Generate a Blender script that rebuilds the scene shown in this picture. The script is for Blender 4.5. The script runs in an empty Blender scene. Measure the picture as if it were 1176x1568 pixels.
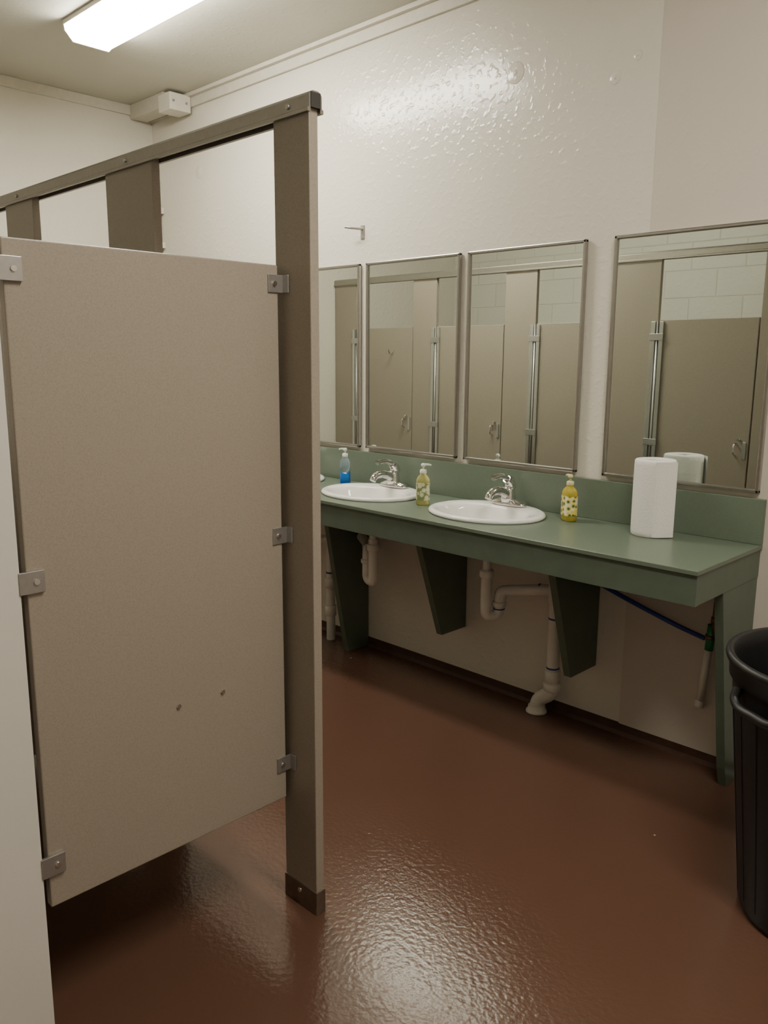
import bpy, bmesh, math
from mathutils import Vector, Matrix
SC=bpy.context.scene
COL=bpy.context.collection
W=3.028; ZC=3.159; XW=-5.16; XE=1.4; YSS=-0.15; YS=-1.3

# ------------------------------------------------------------ materials
def new_mat(name):
    m=bpy.data.materials.new(name); m.use_nodes=True
    nt=m.node_tree; b=nt.nodes['Principled BSDF']
    return m,nt,b
def N(nt,t,**k):
    n=nt.nodes.new(t)
    for a,v in k.items():
        if a in n.inputs: n.inputs[a].default_value=v
        else: setattr(n,a,v)
    return n
def ramp(nt,fac,stops):
    r=nt.nodes.new('ShaderNodeValToRGB'); e=r.color_ramp.elements
    while len(e)<len(stops): e.new(0.5)
    for i,(p,c) in enumerate(stops):
        e[i].position=p; e[i].color=(*c,1) if len(c)==3 else c
    nt.links.new(fac,r.inputs[0]); return r
def coords(nt):
    return nt.nodes.new('ShaderNodeTexCoord').outputs['Object']
def simple(name,col,rough=.5,metal=0.,nscale=0,nbump=0.,var=0.,**kw):
    m,nt,b=new_mat(name)
    b.inputs['Base Color'].default_value=(*col,1); b.inputs['Roughness'].default_value=rough; b.inputs['Metallic'].default_value=metal
    for k,v in kw.items(): b.inputs[k.replace('_',' ')].default_value=v
    co=coords(nt)
    n=N(nt,'ShaderNodeTexNoise',Scale=nscale or 30.,Detail=3.); nt.links.new(co,n.inputs['Vector'])
    v=var or .03
    lo=tuple(c*(1-v) for c in col); hi=tuple(min(1,c*(1+v)) for c in col)
    r=ramp(nt,n.outputs['Fac'],[(.35,lo),(.65,hi)]); nt.links.new(r.outputs[0],b.inputs['Base Color'])
    if nbump:
        bp=N(nt,'ShaderNodeBump',Strength=1.,Distance=nbump); nt.links.new(n.outputs['Fac'],bp.inputs['Height']); nt.links.new(bp.outputs[0],b.inputs['Normal'])
    return m
def wallmat(name,col,rough,d1,d2,blocks=False,var=.03):
    m,nt,b=new_mat(name); co=coords(nt)
    big=N(nt,'ShaderNodeTexNoise',Scale=1.3,Detail=4.); nt.links.new(co,big.inputs['Vector'])
    r=ramp(nt,big.outputs['Fac'],[(.3,tuple(c*(1-var) for c in col)),(.7,tuple(min(1,c*(1+var*.5)) for c in col))])
    nt.links.new(r.outputs[0],b.inputs['Base Color']); b.inputs['Roughness'].default_value=rough
    n1=N(nt,'ShaderNodeTexNoise',Scale=36.,Detail=2.,Roughness=.4,Distortion=.1); nt.links.new(co,n1.inputs['Vector'])
    n2=N(nt,'ShaderNodeTexNoise',Scale=90.,Detail=2.); nt.links.new(co,n2.inputs['Vector'])
    lumps=ramp(nt,n1.outputs['Fac'],[(.50,(0,0,0)),(.74,(1,1,1))]); lumps.color_ramp.interpolation='EASE'
    b1=N(nt,'ShaderNodeBump',Strength=1.,Distance=d1); nt.links.new(lumps.outputs[0],b1.inputs['Height'])
    b2=N(nt,'ShaderNodeBump',Strength=1.,Distance=d2); nt.links.new(n2.outputs['Fac'],b2.inputs['Height']); nt.links.new(b1.outputs[0],b2.inputs['Normal'])
    last=b2
    if blocks:
        sx=nt.nodes.new('ShaderNodeSeparateXYZ'); cx=nt.nodes.new('ShaderNodeCombineXYZ'); nt.links.new(co,sx.inputs[0])
        nt.links.new(sx.outputs[0],cx.inputs[0]); nt.links.new(sx.outputs[2],cx.inputs[1])
        br=N(nt,'ShaderNodeTexBrick',Scale=1.); br.inputs['Brick Width'].default_value=.406; br.inputs['Row Height'].default_value=.203
        br.inputs['Mortar Size'].default_value=.005; br.inputs['Mortar Smooth'].default_value=.6
        br.inputs['Color1'].default_value=(1,1,1,1);br.inputs['Color2'].default_value=(1,1,1,1);br.inputs['Mortar'].default_value=(0,0,0,1)
        nt.links.new(cx.outputs[0],br.inputs['Vector'])
        b3=N(nt,'ShaderNodeBump',Strength=1.,Distance=.003); nt.links.new(br.outputs['Color'],b3.inputs['Height']); nt.links.new(b2.outputs[0],b3.inputs['Normal']); last=b3
    nt.links.new(last.outputs[0],b.inputs['Normal'])
    return m
M_WALL=wallmat('painted_block_wall',(.70,.67,.59),.19,.0009,.0002)
M_WALLS=wallmat('painted_smooth_wall',(.60,.55,.485),.42,.0004,.0002)
M_BLOCK=wallmat('painted_cmu_wall',(.70,.69,.61),.45,.0006,.0003,blocks=True)
M_STUB=wallmat('painted_stub_wall',(.70,.68,.63),.5,.0002,.0001)
M_CEIL=wallmat('painted_ceiling',(.54,.53,.455),.6,.0004,.0002)
M_TRIM=simple('painted_trim',(.60,.57,.49),.45)

def floor_mat():
    m,nt,b=new_mat('brown_epoxy_floor'); co=coords(nt)
    n=N(nt,'ShaderNodeTexNoise',Scale=1.6,Detail=2.,Roughness=.4); nt.links.new(co,n.inputs['Vector'])
    r=ramp(nt,n.outputs['Fac'],[(.1,(.098,.050,.033)),(.9,(.112,.057,.038))])
    v=N(nt,'ShaderNodeTexVoronoi',Scale=3.1); nt.links.new(co,v.inputs['Vector'])
    sp=ramp(nt,v.outputs['Distance'],[(.0,(1,1,1)),(.013,(1,1,1)),(.016,(0,0,0))])
    mx=nt.nodes.new('ShaderNodeMixRGB'); nt.links.new(sp.outputs[0],mx.inputs[0]); nt.links.new(r.outputs[0],mx.inputs[1]); mx.inputs[2].default_value=(.5,.42,.36,1)
    nt.links.new(mx.outputs[0],b.inputs['Base Color'])
    n2=N(nt,'ShaderNodeTexNoise',Scale=65.,Detail=1.5,Roughness=.5); nt.links.new(co,n2.inputs['Vector'])
    b.inputs['Roughness'].default_value=.20
    bp=N(nt,'ShaderNodeBump',Strength=1.,Distance=.0009); nt.links.new(n2.outputs['Fac'],bp.inputs['Height']); nt.links.new(bp.outputs[0],b.inputs['Normal'])
    return m
M_FLOOR=floor_mat()
M_BASE=simple('brown_cove_base',(.070,.036,.025),.35,nscale=20,var=.15)

def part_mat():
    m,nt,b=new_mat('taupe_powder_coat'); co=coords(nt)
    n=N(nt,'ShaderNodeTexNoise',Scale=260.,Detail=3.,Roughness=.7); nt.links.new(co,n.inputs['Vector'])
    r=ramp(nt,n.outputs['Fac'],[(.34,(.285,.245,.200)),(.5,(.320,.280,.229)),(.66,(.338,.298,.246))])
    nt.links.new(r.outputs[0],b.inputs['Base Color']); b.inputs['Roughness'].default_value=.38
    bp=N(nt,'ShaderNodeBump',Strength=.5,Distance=.0002); nt.links.new(n.outputs['Fac'],bp.inputs['Height']); nt.links.new(bp.outputs[0],b.inputs['Normal'])
    return m
M_PART=part_mat()
M_RAIL=simple('anodized_headrail',(.34,.32,.29),.38,.85,nscale=60)
M_ALU=simple('satin_aluminium',(.62,.63,.63),.3,1.,nscale=80)
M_SHOE=simple('stained_steel_shoe',(.20,.155,.12),.4,.6,nscale=12,var=.3)
M_CHROME=simple('chrome',(.80,.80,.80),.07,1.)
M_FRAME=simple('mirror_frame_steel',(.44,.43,.41),.28,1.,nscale=50)
M_GLASS=simple('mirror_glass',(.77,.82,.77),.012,1.,var=.003,nscale=1)
M_DARK=simple('dark_gap',(.03,.028,.025),.6)
M_GREEN=simple('green_laminate',(.130,.168,.125),.33,nscale=160,var=.04)
M_GREEN2=simple('green_painted_wood',(.096,.126,.093),.38,nscale=14,var=.06)
M_PORC=simple('white_porcelain',(.86,.85,.82),.08,nscale=3,var=.01)
M_PVC=simple('white_pvc',(.74,.72,.66),.35,nscale=9,var=.06)
M_BLUE=simple('blue_pex',(.02,.05,.25),.35)
M_TAPE=simple('blue_primer',(.04,.06,.30),.5)
M_COPPER=simple('aged_copper',(.22,.13,.08),.4,.8,nscale=20,var=.3)
M_GRN=simple('green_fitting',(.02,.22,.09),.4)
M_BLACK=simple('black_plastic',(.009,.009,.010),.48,nscale=60,nbump=.0003)
M_PUMP=simple('clear_white_pump',(.72,.72,.66),.25)
M_PUMPY=simple('yellow_pump',(.62,.58,.30),.25)
M_PLATE=simple('grey_hinge_plate',(.45,.44,.43),.35,.8,nscale=90)
def paper_mat():
    m,nt,b=new_mat('paper_towel'); co=coords(nt)
    v=N(nt,'ShaderNodeTexVoronoi',Scale=120.); nt.links.new(co,v.inputs['Vector'])
    b.inputs['Base Color'].default_value=(.78,.765,.735,1); b.inputs['Roughness'].default_value=.9
    bp=N(nt,'ShaderNodeBump',Strength=.6,Distance=.001); nt.links.new(v.outputs['Distance'],bp.inputs['Height']); nt.links.new(bp.outputs[0],b.inputs['Normal'])
    return m
M_PAPER=paper_mat()
def liquid(name,col):
    m,nt,b=new_mat(name); co=coords(nt)
    n=N(nt,'ShaderNodeTexNoise',Scale=6.); nt.links.new(co,n.inputs['Vector'])
    r=ramp(nt,n.outputs['Fac'],[(.3,col),(.7,tuple(min(1,c*1.08) for c in col))]); nt.links.new(r.outputs[0],b.inputs['Base Color'])
    b.inputs['Roughness'].default_value=.08; b.inputs['Transmission Weight'].default_value=.55; b.inputs['IOR'].default_value=1.33
    return m
M_YEL=liquid('yellow_soap',(.80,.66,.10)); M_YEL2=liquid('pale_yellow_soap',(.72,.68,.28))
M_BLUEL=liquid('blue_soap',(.02,.22,.75)); M_CLEAR=liquid('clear_plastic',(.55,.68,.78))
def label_mat(name,bg,c1,c2):
    m,nt,b=new_mat(name); co=coords(nt)
    v=N(nt,'ShaderNodeTexVoronoi',Scale=55.); nt.links.new(co,v.inputs['Vector'])
    r=ramp(nt,v.outputs['Distance'],[(.0,c1),(.30,c1),(.34,bg),(.55,bg),(.6,c2)]); r.color_ramp.interpolation='CONSTANT'
    nt.links.new(r.outputs[0],b.inputs['Base Color']); b.inputs['Roughness'].default_value=.35
    return m
M_LABY=label_mat('lemon_label',(.75,.62,.12),(.08,.14,.05),(.80,.78,.62))
M_LABP=label_mat('pale_label',(.62,.62,.38),(.70,.68,.55),(.20,.26,.10))
def emis(name,col,s):
    m,nt,b=new_mat(name)
    b.inputs['Base Color'].default_value=(.9,.88,.82,1); b.inputs['Emission Color'].default_value=(*col,1); b.inputs['Emission Strength'].default_value=s
    return m
M_LAMP=emis('fluorescent_lens',(1.,.935,.80),62.)
M_WHITE=simple('white_enamel',(.75,.72,.64),.4)

# ------------------------------------------------------------ geometry helpers
def obj(name,me,mat,parent=None,smooth=False):
    o=bpy.data.objects.new(name,me); COL.objects.link(o)
    if mat: me.materials.append(mat)
    if smooth:
        for p in me.polygons: p.use_smooth=True
    if parent:
        o.parent=parent; o.location=-Vector(parent.location)
    return o
def empty(name,loc):
    e=bpy.data.objects.new(name,None); e.location=loc; e.empty_display_size=.05; COL.objects.link(e); return e
def box(name,x0,x1,y0,y1,z0,z1,mat,parent=None,bev=0.,seg=2):
    bm=bmesh.new()
    vs=[bm.verts.new((x,y,z)) for x in(x0,x1) for y in(y0,y1) for z in(z0,z1)]
    for f in [(0,1,3,2),(4,6,7,5),(0,4,5,1),(2,3,7,6),(0,2,6,4),(1,5,7,3)]: bm.faces.new([vs[i] for i in f])
    bmesh.ops.recalc_face_normals(bm,faces=bm.faces)
    if bev: bmesh.ops.bevel(bm,geom=list(bm.edges),offset=bev,segments=seg,profile=.5,affect='EDGES')
    me=bpy.data.meshes.new(name); bm.to_mesh(me); bm.free()
    return obj(name,me,mat,parent)
def prism(name,prof,axis,a0,a1,mat,parent=None,bev=0.):
    """extrude 2D profile along axis. axis 'x': prof=(y,z); 'y': (x,z); 'z': (x,y)"""
    def P(p,a): return {'x':(a,p[0],p[1]),'y':(p[0],a,p[1]),'z':(p[0],p[1],a)}[axis]
    bm=bmesh.new(); A=[bm.verts.new(P(p,a0)) for p in prof]; B=[bm.verts.new(P(p,a1)) for p in prof]
    bm.faces.new(A); bm.faces.new(B[::-1]); n=len(prof)
    for i in range(n): bm.faces.new([A[i],B[i],B[(i+1)%n],A[(i+1)%n]])
    bmesh.ops.recalc_face_normals(bm,faces=bm.faces)
    if bev: bmesh.ops.bevel(bm,geom=list(bm.edges),offset=bev,segments=2,profile=.5,affect='EDGES')
    me=bpy.data.meshes.new(name); bm.to_mesh(me); bm.free(); return obj(name,me,mat,parent)
def rings(name,R,mat,parent=None,n=64,cap0=True,cap1=True,loc=(0,0,0),power=2.):
    """R: list of (rx,ry,cx,cy,z)"""
    bm=bmesh.new(); L=[]
    for rx,ry,cx,cy,z in R:
        row=[]
        for i in range(n):
            t=2*math.pi*i/n; c,s=math.cos(t),math.sin(t)
            c=math.copysign(abs(c)**(2/power),c); s=math.copysign(abs(s)**(2/power),s)
            row.append(bm.verts.new((loc[0]+cx+rx*c,loc[1]+cy+ry*s,loc[2]+z)))
        L.append(row)
    for a,b in zip(L,L[1:]):
        for i in range(n): bm.faces.new([a[i],a[(i+1)%n],b[(i+1)%n],b[i]])
    if cap0: bm.faces.new(L[0][::-1])
    if cap1: bm.faces.new(L[-1])
    bmesh.ops.recalc_face_normals(bm,faces=bm.faces)
    me=bpy.data.meshes.new(name); bm.to_mesh(me); bm.free(); o=obj(name,me,mat,parent,True)
    return o
def lathe(name,prof,mat,parent=None,loc=(0,0,0),n=48,cap0=True,cap1=True):
    return rings(name,[(r,r,0,0,z) for r,z in prof],mat,parent,n,cap0,cap1,loc)
def tube(name,pts,rad,mat,parent=None,res=4,bres=6,flat=None,poly=False):
    cu=bpy.data.curves.new(name,'CURVE'); cu.dimensions='3D'; cu.bevel_depth=1.; cu.bevel_resolution=bres; cu.use_fill_caps=True; cu.resolution_u=res
    if not isinstance(rad,(list,tuple)): rad=[rad]*len(pts)
    if poly:
        sp=cu.splines.new('POLY'); sp.points.add(len(pts)-1)
        for p,q,r in zip(sp.points,pts,rad): p.co=(*q,1); p.radius=r
    else:
        sp=cu.splines.new('BEZIER'); sp.bezier_points.add(len(pts)-1)
        for p,q,r in zip(sp.bezier_points,pts,rad): p.co=q; p.radius=r; p.handle_left_type=p.handle_right_type='AUTO'
    o=bpy.data.objects.new(name+'_c',cu); COL.objects.link(o)
    dg=bpy.context.evaluated_depsgraph_get(); me=bpy.data.meshes.new_from_object(o.evaluated_get(dg)); me.name=name
    bpy.data.objects.remove(o); me.materials.clear()
    return obj(name,me,mat,parent,True)
def cyl(name,p0,p1,r,mat,parent=None,n=24):
    p0=Vector(p0);p1=Vector(p1);d=p1-p0
    bm=bmesh.new(); bmesh.ops.create_cone(bm,cap_ends=True,segments=n,radius1=r,radius2=r,depth=d.length)
    q=Vector((0,0,1)).rotation_difference(d.normalized()).to_matrix().to_4x4(); q.translation=(p0+p1)/2
    bmesh.ops.transform(bm,matrix=q,verts=bm.verts)
    for f in bm.faces: f.smooth=len(f.verts)==4
    me=bpy.data.meshes.new(name); bm.to_mesh(me); bm.free(); return obj(name,me,mat,parent)
def bend(pts,r=.03,k=5):
    """round the corners of a polyline"""
    P=[Vector(p) for p in pts]; out=[P[0]]
    for a,b,c in zip(P,P[1:],P[2:]):
        u=(a-b).normalized();v=(c-b).normalized(); s=b+u*r; e=b+v*r
        for i in range(k+1):
            t=i/k; out.append(s*(1-t)**2+b*2*t*(1-t)+e*t*t)
    out.append(P[-1]); return [tuple(p) for p in out]

# ------------------------------------------------------------ room shell
T=.12
box('floor',XW-T,XE+T,YS-T,W+T,-.1,0,M_FLOOR)
box('ceiling',XW-T,XE+T,YS-T,W+T,ZC,ZC+.1,M_CEIL)
box('wall_north',XW-T,-1.565,W,W+T,0,ZC,M_WALL)
box('wall_north_smooth',-1.565,XE+T,W-.004,W+T,0,ZC,M_WALLS)
box('wall_west',XW-T,XW,YS-T,W,0,ZC,M_WALL)
box('wall_south_stalls',XW,-1.83,YSS-T,YSS,0,ZC,M_BLOCK)
box('wall_stub',-1.83,-1.692,YS,.640,0,ZC,M_STUB,bev=.004)
box('wall_south',-1.83,XE+T,YS-T,YS,0,ZC,M_WALLS)
box('wall_east',XE,XE+T,YS,W,0,ZC,M_WALLS)
prism('baseboard_north',[(W,0),(W-.02,0),(W-.006,.014),(W-.004,.045),(W,.048)],'x',XW,-1.05,M_BASE)
prism('baseboard_north_east',[(W-.004,0),(W-.024,0),(W-.01,.014),(W-.008,.045),(W-.004,.048)],'x',-1.05,XE,M_BASE)
prism('baseboard_west',[(XW,0),(XW+.02,0),(XW+.006,.014),(XW+.004,.045),(XW,.048)],'y',1.42,W,M_BASE)
box('trim_1',XW,XE,W-.018,W,ZC-.075,ZC,M_TRIM,bev=.003)
box('trim_2',XW,XE,W-.045,W-.018,ZC-.022,ZC,M_TRIM,bev=.003)
box('trim_3',XW,XW+.018,YSS,W-.018,ZC-.06,ZC,M_TRIM,bev=.003)
ch=empty('ceiling_conduit_chase',(-4.9,2.93,3.1))
box('chase_box',XW+.018,-4.74,2.865,W-.045,ZC-.085,ZC,M_TRIM,ch,bev=.004)
box('junction_box',-4.79,-4.655,2.86,W-.02,ZC-.115,ZC-.015,M_WHITE,ch,bev=.006)
for y in (2.885,2.975): cyl('screw',(-4.657,y,3.095),(-4.650,y,3.095),.007,M_PLATE,ch)
cd=empty('wall_conduit',(-5.08,W,2.0))
cyl('pipe',(-5.09,W-.016,1.3),(-5.09,W-.016,2.55),.013,M_WHITE,cd)
for z in (2.52,2.30,1.8): box('clamp',-5.125,-5.05,W-.032,W,z-.02,z+.02,M_WHITE,cd,bev=.003)
for x,z,r in ((-2.22,2.75,.036),(-1.75,2.63,.020),(-1.66,2.69,.015),(-4.62,2.70,.03)):
    o=lathe('wall_anchor_patch',[(r*1.3,0),(r*1.1,.0012),(r*.8,.0028),(r*.45,.0036),(r*.3,.0036),(r*.22,.006),(.002,.0065)],M_WALL,None,(0,0,0),32)
    o.rotation_euler=(math.radians(90),0,0); o.location=(x,W+.0005,z)
hk=empty('wall_hook',(-3.15,W,2.22))
box('plate',-3.158,-3.132,W-.006,W,2.165,2.235,M_PLATE,hk,bev=.003)
tube('peg',[(-3.145,W-.004,2.215),(-3.16,W-.05,2.215),(-3.2,W-.075,2.222)],[.007,.006,.006],M_PLATE,hk)

# ------------------------------------------------------------ ceiling lights
def light(x0,x1,yc):
    e=empty('fluorescent_ceiling_light',((x0+x1)/2,yc,ZC))
    w=.135
    box('housing',x0,x1,yc-w,yc+w,ZC-.022,ZC,M_WHITE,e,bev=.003)
    prof=[(yc-w+.008,ZC-.022),(yc-w+.012,ZC-.045),(yc-w+.045,ZC-.085),(yc+w-.045,ZC-.085),(yc+w-.012,ZC-.045),(yc+w-.008,ZC-.022)]
    prism('lens',prof,'x',x0+.012,x1-.012,M_LAMP,e)
    for a in (x0,x1-.012): prism('end_cap',[(yc-w,ZC-.022),(yc-w+.004,ZC-.048),(yc-w+.042,ZC-.09),(yc+w-.042,ZC-.09),(yc+w-.004,ZC-.048),(yc+w,ZC-.022)],'x',a,a+.012,M_WHITE,e)
light(-4.13,-2.91,2.10)
light(-.75,.47,1.35)

# ------------------------------------------------------------ stalls
Y0,Y1=1.352,1.380
st=empty('toilet_stall_partition',(-2.5,1.36,0))
box('side_panel',-1.722,-1.697,.654,1.334,.334,1.798,M_PART,st,bev=.003)
pil=[(-1.728,-1.590),(-2.607,-2.317),(-3.43,-3.178),(-4.28,-4.05),(XW+.004,-4.90)]
for i,(a,b) in enumerate(pil):
    box('pilaster_%d'%(i+1),a,b,Y0,Y1,.005,2.165,M_PART,st,bev=.0025)
    box('shoe_%d'%(i+1),a-.003,b+.003,Y0-.003,Y1+.003,0,.072,M_SHOE,st,bev=.002)
doors=[(-2.309,-1.736),(-3.170,-2.615),(-4.042,-3.438),(-4.892,-4.288)]
for i,(a,b) in enumerate(doors):
    box('door_leaf_%d'%(i+1),a,b,Y0+.002,Y1-.002,.334,1.798,M_PART,st,bev=.003)
    for q,(u,v) in enumerate(((a-.045,a-.018),(a+.008,a+.032))):
        box('hinge_channel_%d_%d'%(i+1,q),u,v,Y1,Y1+.012,.36,1.79,M_ALU,st,bev=.002)
    cyl('hinge_pin_%d'%(i+1),(a-.004,Y1+.008,.36),(a-.004,Y1+.008,1.79),.006,M_ALU,st)
    for z in (.5,1.08,1.7): box('hinge_knuckle',a-.05,a+.036,Y1+.004,Y1+.018,z-.02,z+.02,M_PLATE,st,bev=.002)
    box('latch_plate_%d'%(i+1),b-.032,b-.012,Y1,Y1+.006,1.02,1.12,M_ALU,st,bev=.002)
    tube('door_pull_%d'%(i+1),[(b-.07,Y1,1.04),(b-.07,Y1+.025,1.05),(b-.07,Y1+.028,1.075),(b-.07,Y1+.025,1.10),(b-.07,Y1,1.11)],.005,M_CHROME,st)
    cyl('latch_knob_%d'%(i+1),(b-.05,Y1,1.13),(b-.05,Y1+.02,1.13),.007,M_CHROME,st)
    if i==3: tube('coat_hook',[((a+b)/2+.1,Y1,1.62),((a+b)/2+.1,Y1+.03,1.6),((a+b)/2+.1,Y1+.05,1.63)],.006,M_CHROME,st)
for x in (-2.46,-3.30,-4.16):
    box('divider_panel',x-.0125,x+.0125,YSS+.01,1.338,.334,1.798,M_PART,st,bev=.003)
    for z in (1.7,.44):
        box('divider_bracket',x-.02,x+.02,1.30,Y0,z-.025,z+.025,M_PLATE,st,bev=.001)
        box('divider_bracket',x-.02,x+.02,YSS,YSS+.05,z-.025,z+.025,M_PLATE,st,bev=.001)
XR=-1.582
prism('headrail',[(Y0-.006,2.142),(Y0-.006,2.180),(Y0-.001,2.187),(Y0+.006,2.190),(Y1-.006,2.190),(Y1+.001,2.187),(Y1+.006,2.180),(Y1+.006,2.142),(Y1+.001,2.142),(Y1+.001,2.172),(Y0-.001,2.172),(Y0-.001,2.142)],'x',XW,XR,M_RAIL,st)
prism('headrail_lip_inner',[(Y0-.011,2.142),(Y0-.011,2.150),(Y0-.006,2.153),(Y0-.006,2.142)],'x',XW,XR,M_RAIL,st)
prism('headrail_lip_outer',[(Y1+.011,2.142),(Y1+.011,2.150),(Y1+.006,2.153),(Y1+.006,2.142)],'x',XW,XR,M_RAIL,st)
box('headrail_end_plug',XR-.008,XR+.002,Y0-.001,Y1+.001,2.152,2.186,M_DARK,st)
for x in (-1.66,-2.46,-3.30,-4.16): cyl('rail_screw',(x,Y0-.011,2.165),(x,Y0-.005,2.165),.006,M_PLATE,st,12)
def scr(x,y,z,r=.006): 
    o=cyl('screw',(x,y,z),(x+.004,y,z),r,M_CHROME,st,12)
for z in (1.752,1.10,.44):
    box('panel_bracket',-1.697,-1.693,1.302,1.3515,z-.022,z+.022,M_PLATE,st,bev=.001)
    box('panel_bracket_flange',-1.697,-1.672,1.347,1.3515,z-.022,z+.022,M_PLATE,st,bev=.001)
    scr(-1.693,1.320,z)
for z in (1.738,1.10,.44):
    box('panel_bracket_wall',-1.697,-1.6885,.636,.690,z-.024,z+.024,M_PLATE,st,bev=.001)
    scr(-1.689,.672,z)
scr(-1.697,1.13,.715,.006); scr(-1.697,1.0,.715,.006)
cyl('pilaster_screw',(-1.66,Y0-.006,.05),(-1.66,Y0-.002,.05),.007,M_CHROME,st,12)

# ------------------------------------------------------------ mirrors
def mirror(x0,x1,z0=1.097,z1=2.044):
    e=empty('wall_mirror',((x0+x1)/2,W,(z0+z1)/2))
    yw=W-.0045; f=.014; yf=yw-.020
    box('backing',x0+.006,x1-.006,yw-.006,yw,z0+.006,z1-.006,M_DARK,e)
    box('glass',x0+f-.002,x1-f+.002,yw-.010,yw-.006,z0+f-.002,z1-f+.002,M_GLASS,e)
    for (a,b,c,d,n) in ((x0,x1,z1-f,z1,'top'),(x0,x1,z0,z0+f,'bottom'),(x0,x0+f,z0,z1,'left'),(x1-f,x1,z0,z1,'right')):
        box('frame_'+n,a,b,yf,yw,c,d,M_FRAME,e,bev=.0035)
for a,b in ((-3.765,-3.150),(-3.101,-2.483),(-2.437,-1.827),(-1.703,-1.072)): mirror(a,b)

# ------------------------------------------------------------ vanity counter
CZ=.911; CYF=2.479; CXE=-1.046; CXW=-4.15
SX=[-2.115,-2.825,-3.535]; SY=2.775
vc=empty('vanity_counter',(-2.5,2.75,CZ))
top=box('counter_top',CXW,CXE,CYF,W-.0045,CZ-.016,CZ,M_GREEN,vc,bev=.002)
for sx in SX:
    c=rings('cut',[(.245,.20,0,0,-.1),(.245,.20,0,0,.1)],None,None,64,True,True,(sx,SY,CZ))
    md=top.modifiers.new('b','BOOLEAN'); md.object=c; md.operation='DIFFERENCE'; md.solver='EXACT'
    bpy.context.view_layer.update()
    dg=bpy.context.evaluated_depsgraph_get(); me=bpy.data.meshes.new_from_object(top.evaluated_get(dg)); top.modifiers.clear(); top.data=me
    bpy.data.objects.remove(c)
box('front_apron',CXW,CXE-.004,CYF+.008,CYF+.028,.790,CZ-.016,M_GREEN2,vc,bev=.0015)
box('end_apron',CXE-.026,CXE-.006,CYF+.028,W-.0045,.790,CZ-.016,M_GREEN2,vc,bev=.0015)
box('backsplash',CXW,CXE,W-.024,W-.0045,CZ,1.078,M_GREEN,vc,bev=.002)
box('rear_cleat',CXW,CXE-.03,W-.03,W-.0045,.82,CZ-.016,M_GREEN2,vc)
def brk(x,yt,yb,zb,nm):
    prism(nm,[(yt,.895),(W-.0045,.895),(W-.0045,zb),(yb,zb)],'x',x-.017,x+.017,M_GREEN2,vc,bev=.0015)
brk(-1.705,2.62,2.825,.27,'bracket_1'); brk(-2.425,2.63,2.845,.27,'bracket_2'); brk(-3.11,2.70,2.87,.0,'leg_inner'); brk(-3.9,2.62,2.84,.27,'bracket_3')
prism('leg_end',[(2.715,.80),(W-.0045,.80),(W-.0045,0),(2.905,0),(2.875,.08)],'x',CXE-.040,CXE-.008,M_GREEN2,vc,bev=.0015)
tube('copper_line',[(-3.85,2.99,.74),(-3.0,2.99,.735),(-2.0,2.99,.725),(-1.13,2.99,.71)],.008,M_COPPER,vc,poly=True)

# ------------------------------------------------------------ sinks + faucets
def sink(x):
    e=empty('oval_sink',(x,SY,CZ))
    o=-.032
    R=[(.262,.217,0,0,.0005),(.267,.222,0,0,.005),(.267,.222,0,0,.011),(.262,.217,0,0,.017),(.252,.207,0,0,.020),(.240,.190,0,-.006,.019),
       (.222,.152,0,o,.015),(.214,.145,0,o,.008),(.205,.138,0,o,-.01),(.193,.129,0,o,-.045),(.168,.112,0,o,-.085),(.125,.084,0,o,-.115),(.07,.05,0,o,-.13),(.022,.022,0,o,-.134)]
    b=rings('basin',R,M_PORC,e,72,False,True,(x,SY,CZ))
    R2=[(.240,.195,0,0,.0),(.226,.165,0,o*.5,-.03),(.205,.142,0,o,-.06),(.18,.124,0,o,-.095),(.13,.09,0,o,-.128),(.03,.03,0,o,-.146)]
    rings('basin_underside',R2,M_PORC,e,72,False,True,(x,SY,CZ))
    lathe('drain_flange',[(.021,-.1338),(.021,-.1315),(.014,-.131),(.004,-.1325)],M_CHROME,e,(x,SY+o,CZ),24)
    return e
def faucet(x):
    y=SY+.160; z=CZ+.0203
    e=empty('sink_faucet',(0,0,0)); x0,y0,z0=x,y,z; x=y=z=0.
    rings('base_plate',[(.076,.026,0,0,0),(.078,.028,0,0,.004),(.076,.026,0,0,.010),(.060,.021,0,0,.017),(.034,.020,0,0,.026)],M_CHROME,e,48,True,True,(x,y,z),2.6)
    lathe('body',[(.030,.012),(.029,.028),(.026,.045),(.0245,.058),(.022,.066),(.012,.071)],M_CHROME,e,(x,y,z),32)
    tube('spout',[(x,y+.004,z+.030),(x,y-.035,z+.052),(x,y-.080,z+.060),(x,y-.115,z+.050),(x,y-.124,z+.036)],[.020,.018,.016,.014,.0135],M_CHROME,e,8,8)
    tube('lever_hub',[(x,y+.014,z+.062),(x,y+.004,z+.084),(x,y-.014,z+.098)],[.022,.021,.015],M_CHROME,e,8,8)
    tube('lever',[(x,y+.002,z+.090),(x,y-.030,z+.108),(x,y-.065,z+.114),(x,y-.098,z+.110)],[.013,.010,.0095,.0115],M_CHROME,e,8,8)
    cyl('lift_rod',(x,y+.022,z+.01),(x,y+.022,z+.055),.003,M_CHROME,e,10)
    e.location=(x0,y0,z0); e.scale=(1.18,1.18,1.18)
for sx in SX: sink(sx); faucet(sx)

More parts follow.
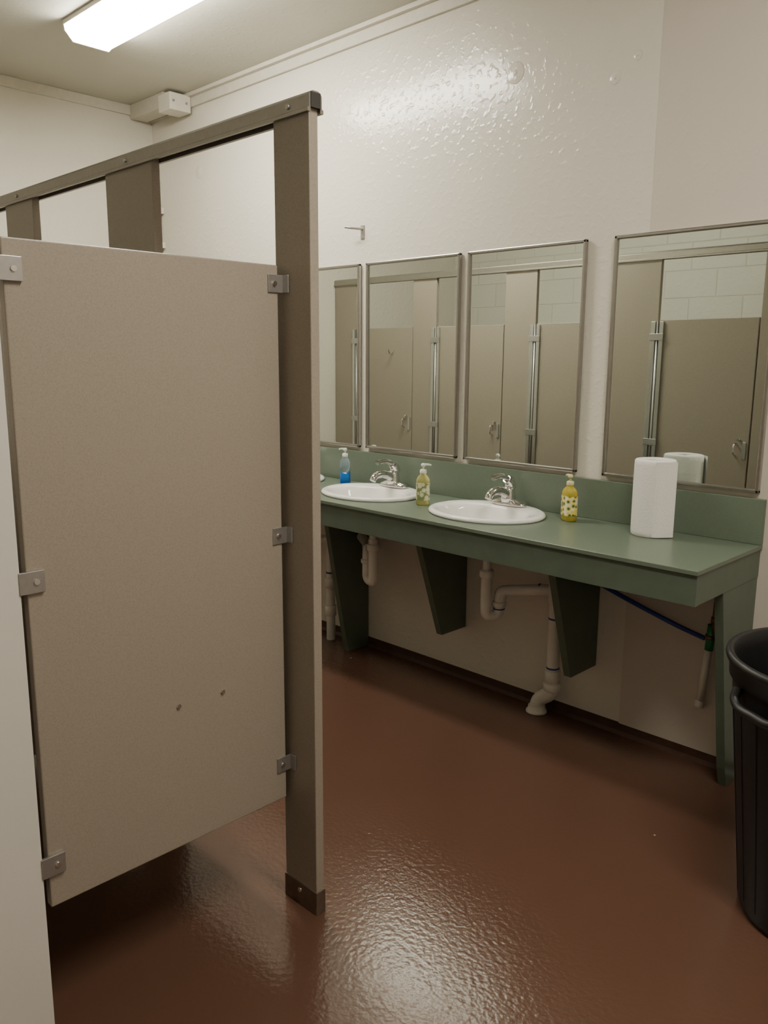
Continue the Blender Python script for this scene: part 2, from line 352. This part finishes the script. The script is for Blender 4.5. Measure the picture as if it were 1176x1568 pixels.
# ------------------------------------------------------------ soap bottles
def soap(x,y,rx,ry,h,mb,ml,mp,rot,fill=None):
    e=empty('soap_pump_bottle',(0,0,0)); z=CZ+.0003
    body=[(rx*.86,ry*.86,0,0,0),(rx,ry,0,0,.006),(rx,ry,0,0,h*.72),(rx*.96,ry*.96,0,0,h*.80),(rx*.75,ry*.8,0,0,h*.88),(.014,.014,0,0,h*.95),(.013,.013,0,0,h)]
    if fill:
        rings('liquid',[(rx*.86,ry*.86,0,0,0),(rx,ry,0,0,.006),(rx,ry,0,0,h*.42)],fill,e,40,True,True,(0,0,0),2.5)
        rings('bottle',[(rx,ry,0,0,h*.42)]+body[2:],mb,e,40,True,True,(0,0,0),2.5)
    else: rings('bottle',body,mb,e,40,True,True,(0,0,0),2.5)
    if ml: rings('label',[(rx*1.012,ry*1.012,0,0,h*.16),(rx*1.012,ry*1.012,0,0,h*.70)],ml,e,40,False,False,(0,0,0),2.5)
    lathe('collar',[(.015,h-.004),(.0155,h),(.0155,h+.012),(.010,h+.016)],mp,e,(0,0,0),24)
    lathe('stem',[(.0045,h+.014),(.0045,h+.030)],mp,e,(0,0,0),12)
    lathe('pump_head',[(.009,h+.028),(.011,h+.032),(.010,h+.040),(.004,h+.043)],mp,e,(0,0,0),20)
    tube('nozzle',[(0,0,h+.036),(.02,0,h+.037),(.036,0,h+.034)],[.006,.005,.004],mp,e)
    e.location=(x,y,z); e.rotation_euler=(0,0,math.radians(rot))
soap(-1.785,2.905,.041,.027,.150,M_YEL,M_LABY,M_PUMPY,150)
soap(-2.445,2.735,.031,.022,.148,M_YEL2,M_LABP,M_PUMP,40)
soap(-3.150,2.905,.028,.020,.148,M_CLEAR,None,M_PUMP,200,M_BLUEL)
bpy.data.materials['clear_plastic'].node_tree.nodes['Principled BSDF'].inputs['Transmission Weight'].default_value=.8

# ------------------------------------------------------------ paper towel roll
pt=empty('paper_towel_roll',(-1.41,2.895,CZ))
lathe('roll',[(.021,.002),(.072,.0),(.0755,.004),(.0765,.02),(.0768,.15),(.0765,.27),(.0755,.285),(.072,.289),(.060,.2905),(.045,.289),(.021,.288),(.0205,.28),(.0205,.002)],M_PAPER,pt,(-1.415,2.895,CZ+.0003),64,False,False)
fl=[]
for i in range(9):
    t=math.radians(-62+i*7); r=.0768+.0012+max(0,(i-3))**1.6*.0011
    fl.append((-1.415+r*math.cos(t),2.895+r*math.sin(t)))
bm=bmesh.new(); A=[bm.verts.new((*p,CZ+.004)) for p in fl]; B=[bm.verts.new((*p,CZ+.287)) for p in fl]
for i in range(8): bm.faces.new([A[i],A[i+1],B[i+1],B[i]])
me=bpy.data.meshes.new('loose_sheet'); bm.to_mesh(me); bm.free(); obj('loose_sheet',me,M_PAPER,pt,True)

# ------------------------------------------------------------ plumbing
dp=empty('sink_drain_pipe',(-2.1,2.8,.5))
R=.0245
sx=SX[0]; dy=SY+.02
tube('tailpiece',[(sx,dy,.755),(sx,dy,.60)],.019,M_PVC,dp,poly=True)
tube('trap',bend([(sx,dy,.66),(sx,dy,.445),(sx+.035,dy+.05,.445),(sx+.035,dy+.05,.56),(sx+.06,dy+.07,.56)],.028),R,M_PVC,dp,poly=True)
tube('trap_arm',bend([(sx+.035,dy+.05,.50),(sx+.045,dy+.06,.560),(-1.905,2.94,.580),(-1.865,2.95,.580)],.022),R,M_PVC,dp,poly=True)
lathe('slip_nut_1',[(.028,-.017),(.032,-.012),(.032,.012),(.028,.017)],M_PVC,dp,(sx,dy,.64),16)
lathe('slip_nut_2',[(.028,-.012),(.032,-.008),(.032,.008),(.028,.012)],M_PVC,dp,(sx+.035,dy+.05,.50),16)
px=-1.855
tube('stack',[(px,2.95,.70),(px,2.95,.16)],.028,M_PVC,dp,poly=True)
lathe('stack_tee',[(.028,-.055),(.034,-.05),(.034,.05),(.028,.055)],M_PVC,dp,(px,2.95,.580),24)
lathe('stack_coupling',[(.028,-.03),(.034,-.028),(.034,.028),(.028,.03)],M_PVC,dp,(px,2.95,.195),24)
for z in (.46,.234): lathe('primer_ring',[(.0285,-.004),(.0292,-.003),(.0292,.003),(.0285,.004)],M_TAPE,dp,(px,2.95,z),24)
tube('floor_elbow',bend([(px,2.95,.18),(px,2.95,.115),(px-.075,2.957,.06),(px-.08,2.957,.0)],.03),.033,M_PVC,dp,poly=True)
lathe('elbow_collar',[(.034,-.018),(.039,-.014),(.039,.014),(.034,.018)],M_PVC,dp,(px,2.95,.145),24)
lathe('floor_flange',[(.047,0),(.047,.008),(.040,.014),(.038,.03),(.034,.032)],M_PVC,dp,(px-.08,2.957,.0),24)
lathe('arm_ring',[(.0255,-.003),(.0262,-.002),(.0262,.002),(.0255,.003)],M_TAPE,dp,(sx+.035,dy+.05,.478),24)
cyl('arm_ring_2',(-1.925,2.9342,.579),(-1.932,2.932,.5785),.0258,M_TAPE,dp)
dq=empty('sink_drain_pipe',(-2.83,2.8,.5)); sx=SX[1]
tube('tailpiece',[(sx,dy,.755),(sx,dy,.60)],.019,M_PVC,dq,poly=True)
tube('trap',bend([(sx,dy,.68),(sx,dy,.455),(sx-.075,dy+.03,.455),(sx-.075,dy+.03,.60),(sx-.11,dy+.07,.61)],.030),R,M_PVC,dq,poly=True)
tube('trap_arm',bend([(sx-.09,dy+.045,.608),(sx-.17,dy+.12,.61),(-3.08,2.955,.63)],.02),R,M_PVC,dq,poly=True)
lathe('slip_nut_1',[(.028,-.017),(.032,-.012),(.032,.012),(.028,.017)],M_PVC,dq,(sx,dy,.64),16)
lathe('slip_nut_2',[(.028,-.012),(.032,-.008),(.032,.008),(.028,.012)],M_PVC,dq,(sx-.075,dy+.03,.55),16)
dr=empty('sink_drain_pipe',(-3.31,2.95,.5)); sx=SX[2]; qx=-3.31
tube('tailpiece',[(sx,dy,.755),(sx,dy,.60)],.019,M_PVC,dr,poly=True)
tube('trap',bend([(sx,dy,.66),(sx,dy,.445),(sx+.05,dy+.05,.445),(sx+.05,dy+.05,.56),(qx,2.94,.58)],.026),R,M_PVC,dr,poly=True)
tube('stack',[(qx,2.94,.72),(qx,2.94,.0)],.025,M_PVC,dr,poly=True)
for z in (.33,.17): lathe('coupling',[(.026,-.03),(.032,-.028),(.032,.028),(.026,.03)],M_PVC,dr,(qx,2.94,z),24)
lathe('primer_ring',[(.0255,-.005),(.0262,-.003),(.0262,.003),(.0255,.005)],M_TAPE,dr,(qx,2.94,.39),24)
ws=empty('water_supply_line',(-1.3,2.99,.6))
tube('blue_hose',[(-1.680,2.985,.650),(-1.60,2.985,.625),(-1.42,2.98,.575),(-1.29,2.972,.545),(-1.205,2.965,.53)],.0095,M_BLUE,ws,8)
cyl('brass_valve',(-1.165,2.955,.68),(-1.165,2.955,.56),.012,M_COPPER,ws)
cyl('valve_hex',(-1.165,2.955,.625),(-1.165,2.955,.60),.018,M_COPPER,ws,6)
cyl('green_fitting',(-1.178,2.96,.590),(-1.185,2.962,.49),.016,M_GRN,ws)
cyl('fitting_band',(-1.182,2.961,.55),(-1.183,2.961,.535),.019,M_COPPER,ws)
cyl('white_stub_pipe',(-1.188,2.968,.49),(-1.215,2.992,.255),.0145,M_PVC,ws)
lathe('stub_cap',[(.016,0),(.018,.003),(.018,.03),(.0145,.033)],M_PVC,ws,(-1.216,2.993,.24),20)
cyl('riser',(-1.165,2.957,.70),(-1.165,2.957,.65),.008,M_COPPER,ws)

# ------------------------------------------------------------ trash can
L=(-.575,2.365,.0); tc=empty('trash_can',L)
lathe('can_body',[(.185,.0),(.205,.006),(.212,.03),(.275,.66),(.277,.70),(.287,.705),(.289,.745),(.297,.752),(.300,.762),(.297,.772),(.286,.775),(.279,.769),(.272,.73),(.262,.64),(.200,.04),(.19,.02)],M_BLACK,tc,L,72,True,True)
for k in range(2):
    a=math.radians(242+180*k)
    c,s=math.cos(a),math.sin(a); t=(-s,c)
    def P(r,w,z): return (L[0]+c*r+t[0]*w,L[1]+s*r+t[1]*w,z)
    tube('handle_%d'%(k+1),[P(.270,-.085,.695),P(.284,-.08,.665),P(.292,0,.65),P(.284,.08,.665),P(.270,.085,.695)],[.013]*5,M_BLACK,tc,8)
for i in range(24):
    a=2*math.pi*i/24; c,s=math.cos(a),math.sin(a)
    tube('rib_%d'%i,[(L[0]+c*.2135,L[1]+s*.2135,.05),(L[0]+c*.2725,L[1]+s*.2725,.63)],.0022,M_BLACK,tc,poly=True,bres=2)

# ------------------------------------------------------------ camera
cam=bpy.data.objects.new('camera',bpy.data.cameras.new('camera')); COL.objects.link(cam); SC.camera=cam
a,p,r=math.radians(45.445),math.radians(10.715),math.radians(.367)
fh=Vector((-math.cos(a),math.sin(a),0)); right=Vector((math.sin(a),math.cos(a),0)); up0=Vector((0,0,1))
fwd=fh*math.cos(p)-up0*math.sin(p); up=fh*math.sin(p)+up0*math.cos(p)
r2=right*math.cos(r)+up*math.sin(r); u2=-right*math.sin(r)+up*math.cos(r)
m=Matrix((r2,u2,-fwd)).transposed().to_4x4(); m.translation=(0,0,1.57); cam.matrix_world=m
cam.data.sensor_fit='HORIZONTAL'; cam.data.sensor_width=36; cam.data.lens=36*1249.143/1176; cam.data.clip_start=.02
w=bpy.data.worlds.new('world'); SC.world=w; w.use_nodes=True; w.node_tree.nodes['Background'].inputs[0].default_value=(.9,.85,.75,1); w.node_tree.nodes['Background'].inputs[1].default_value=.05
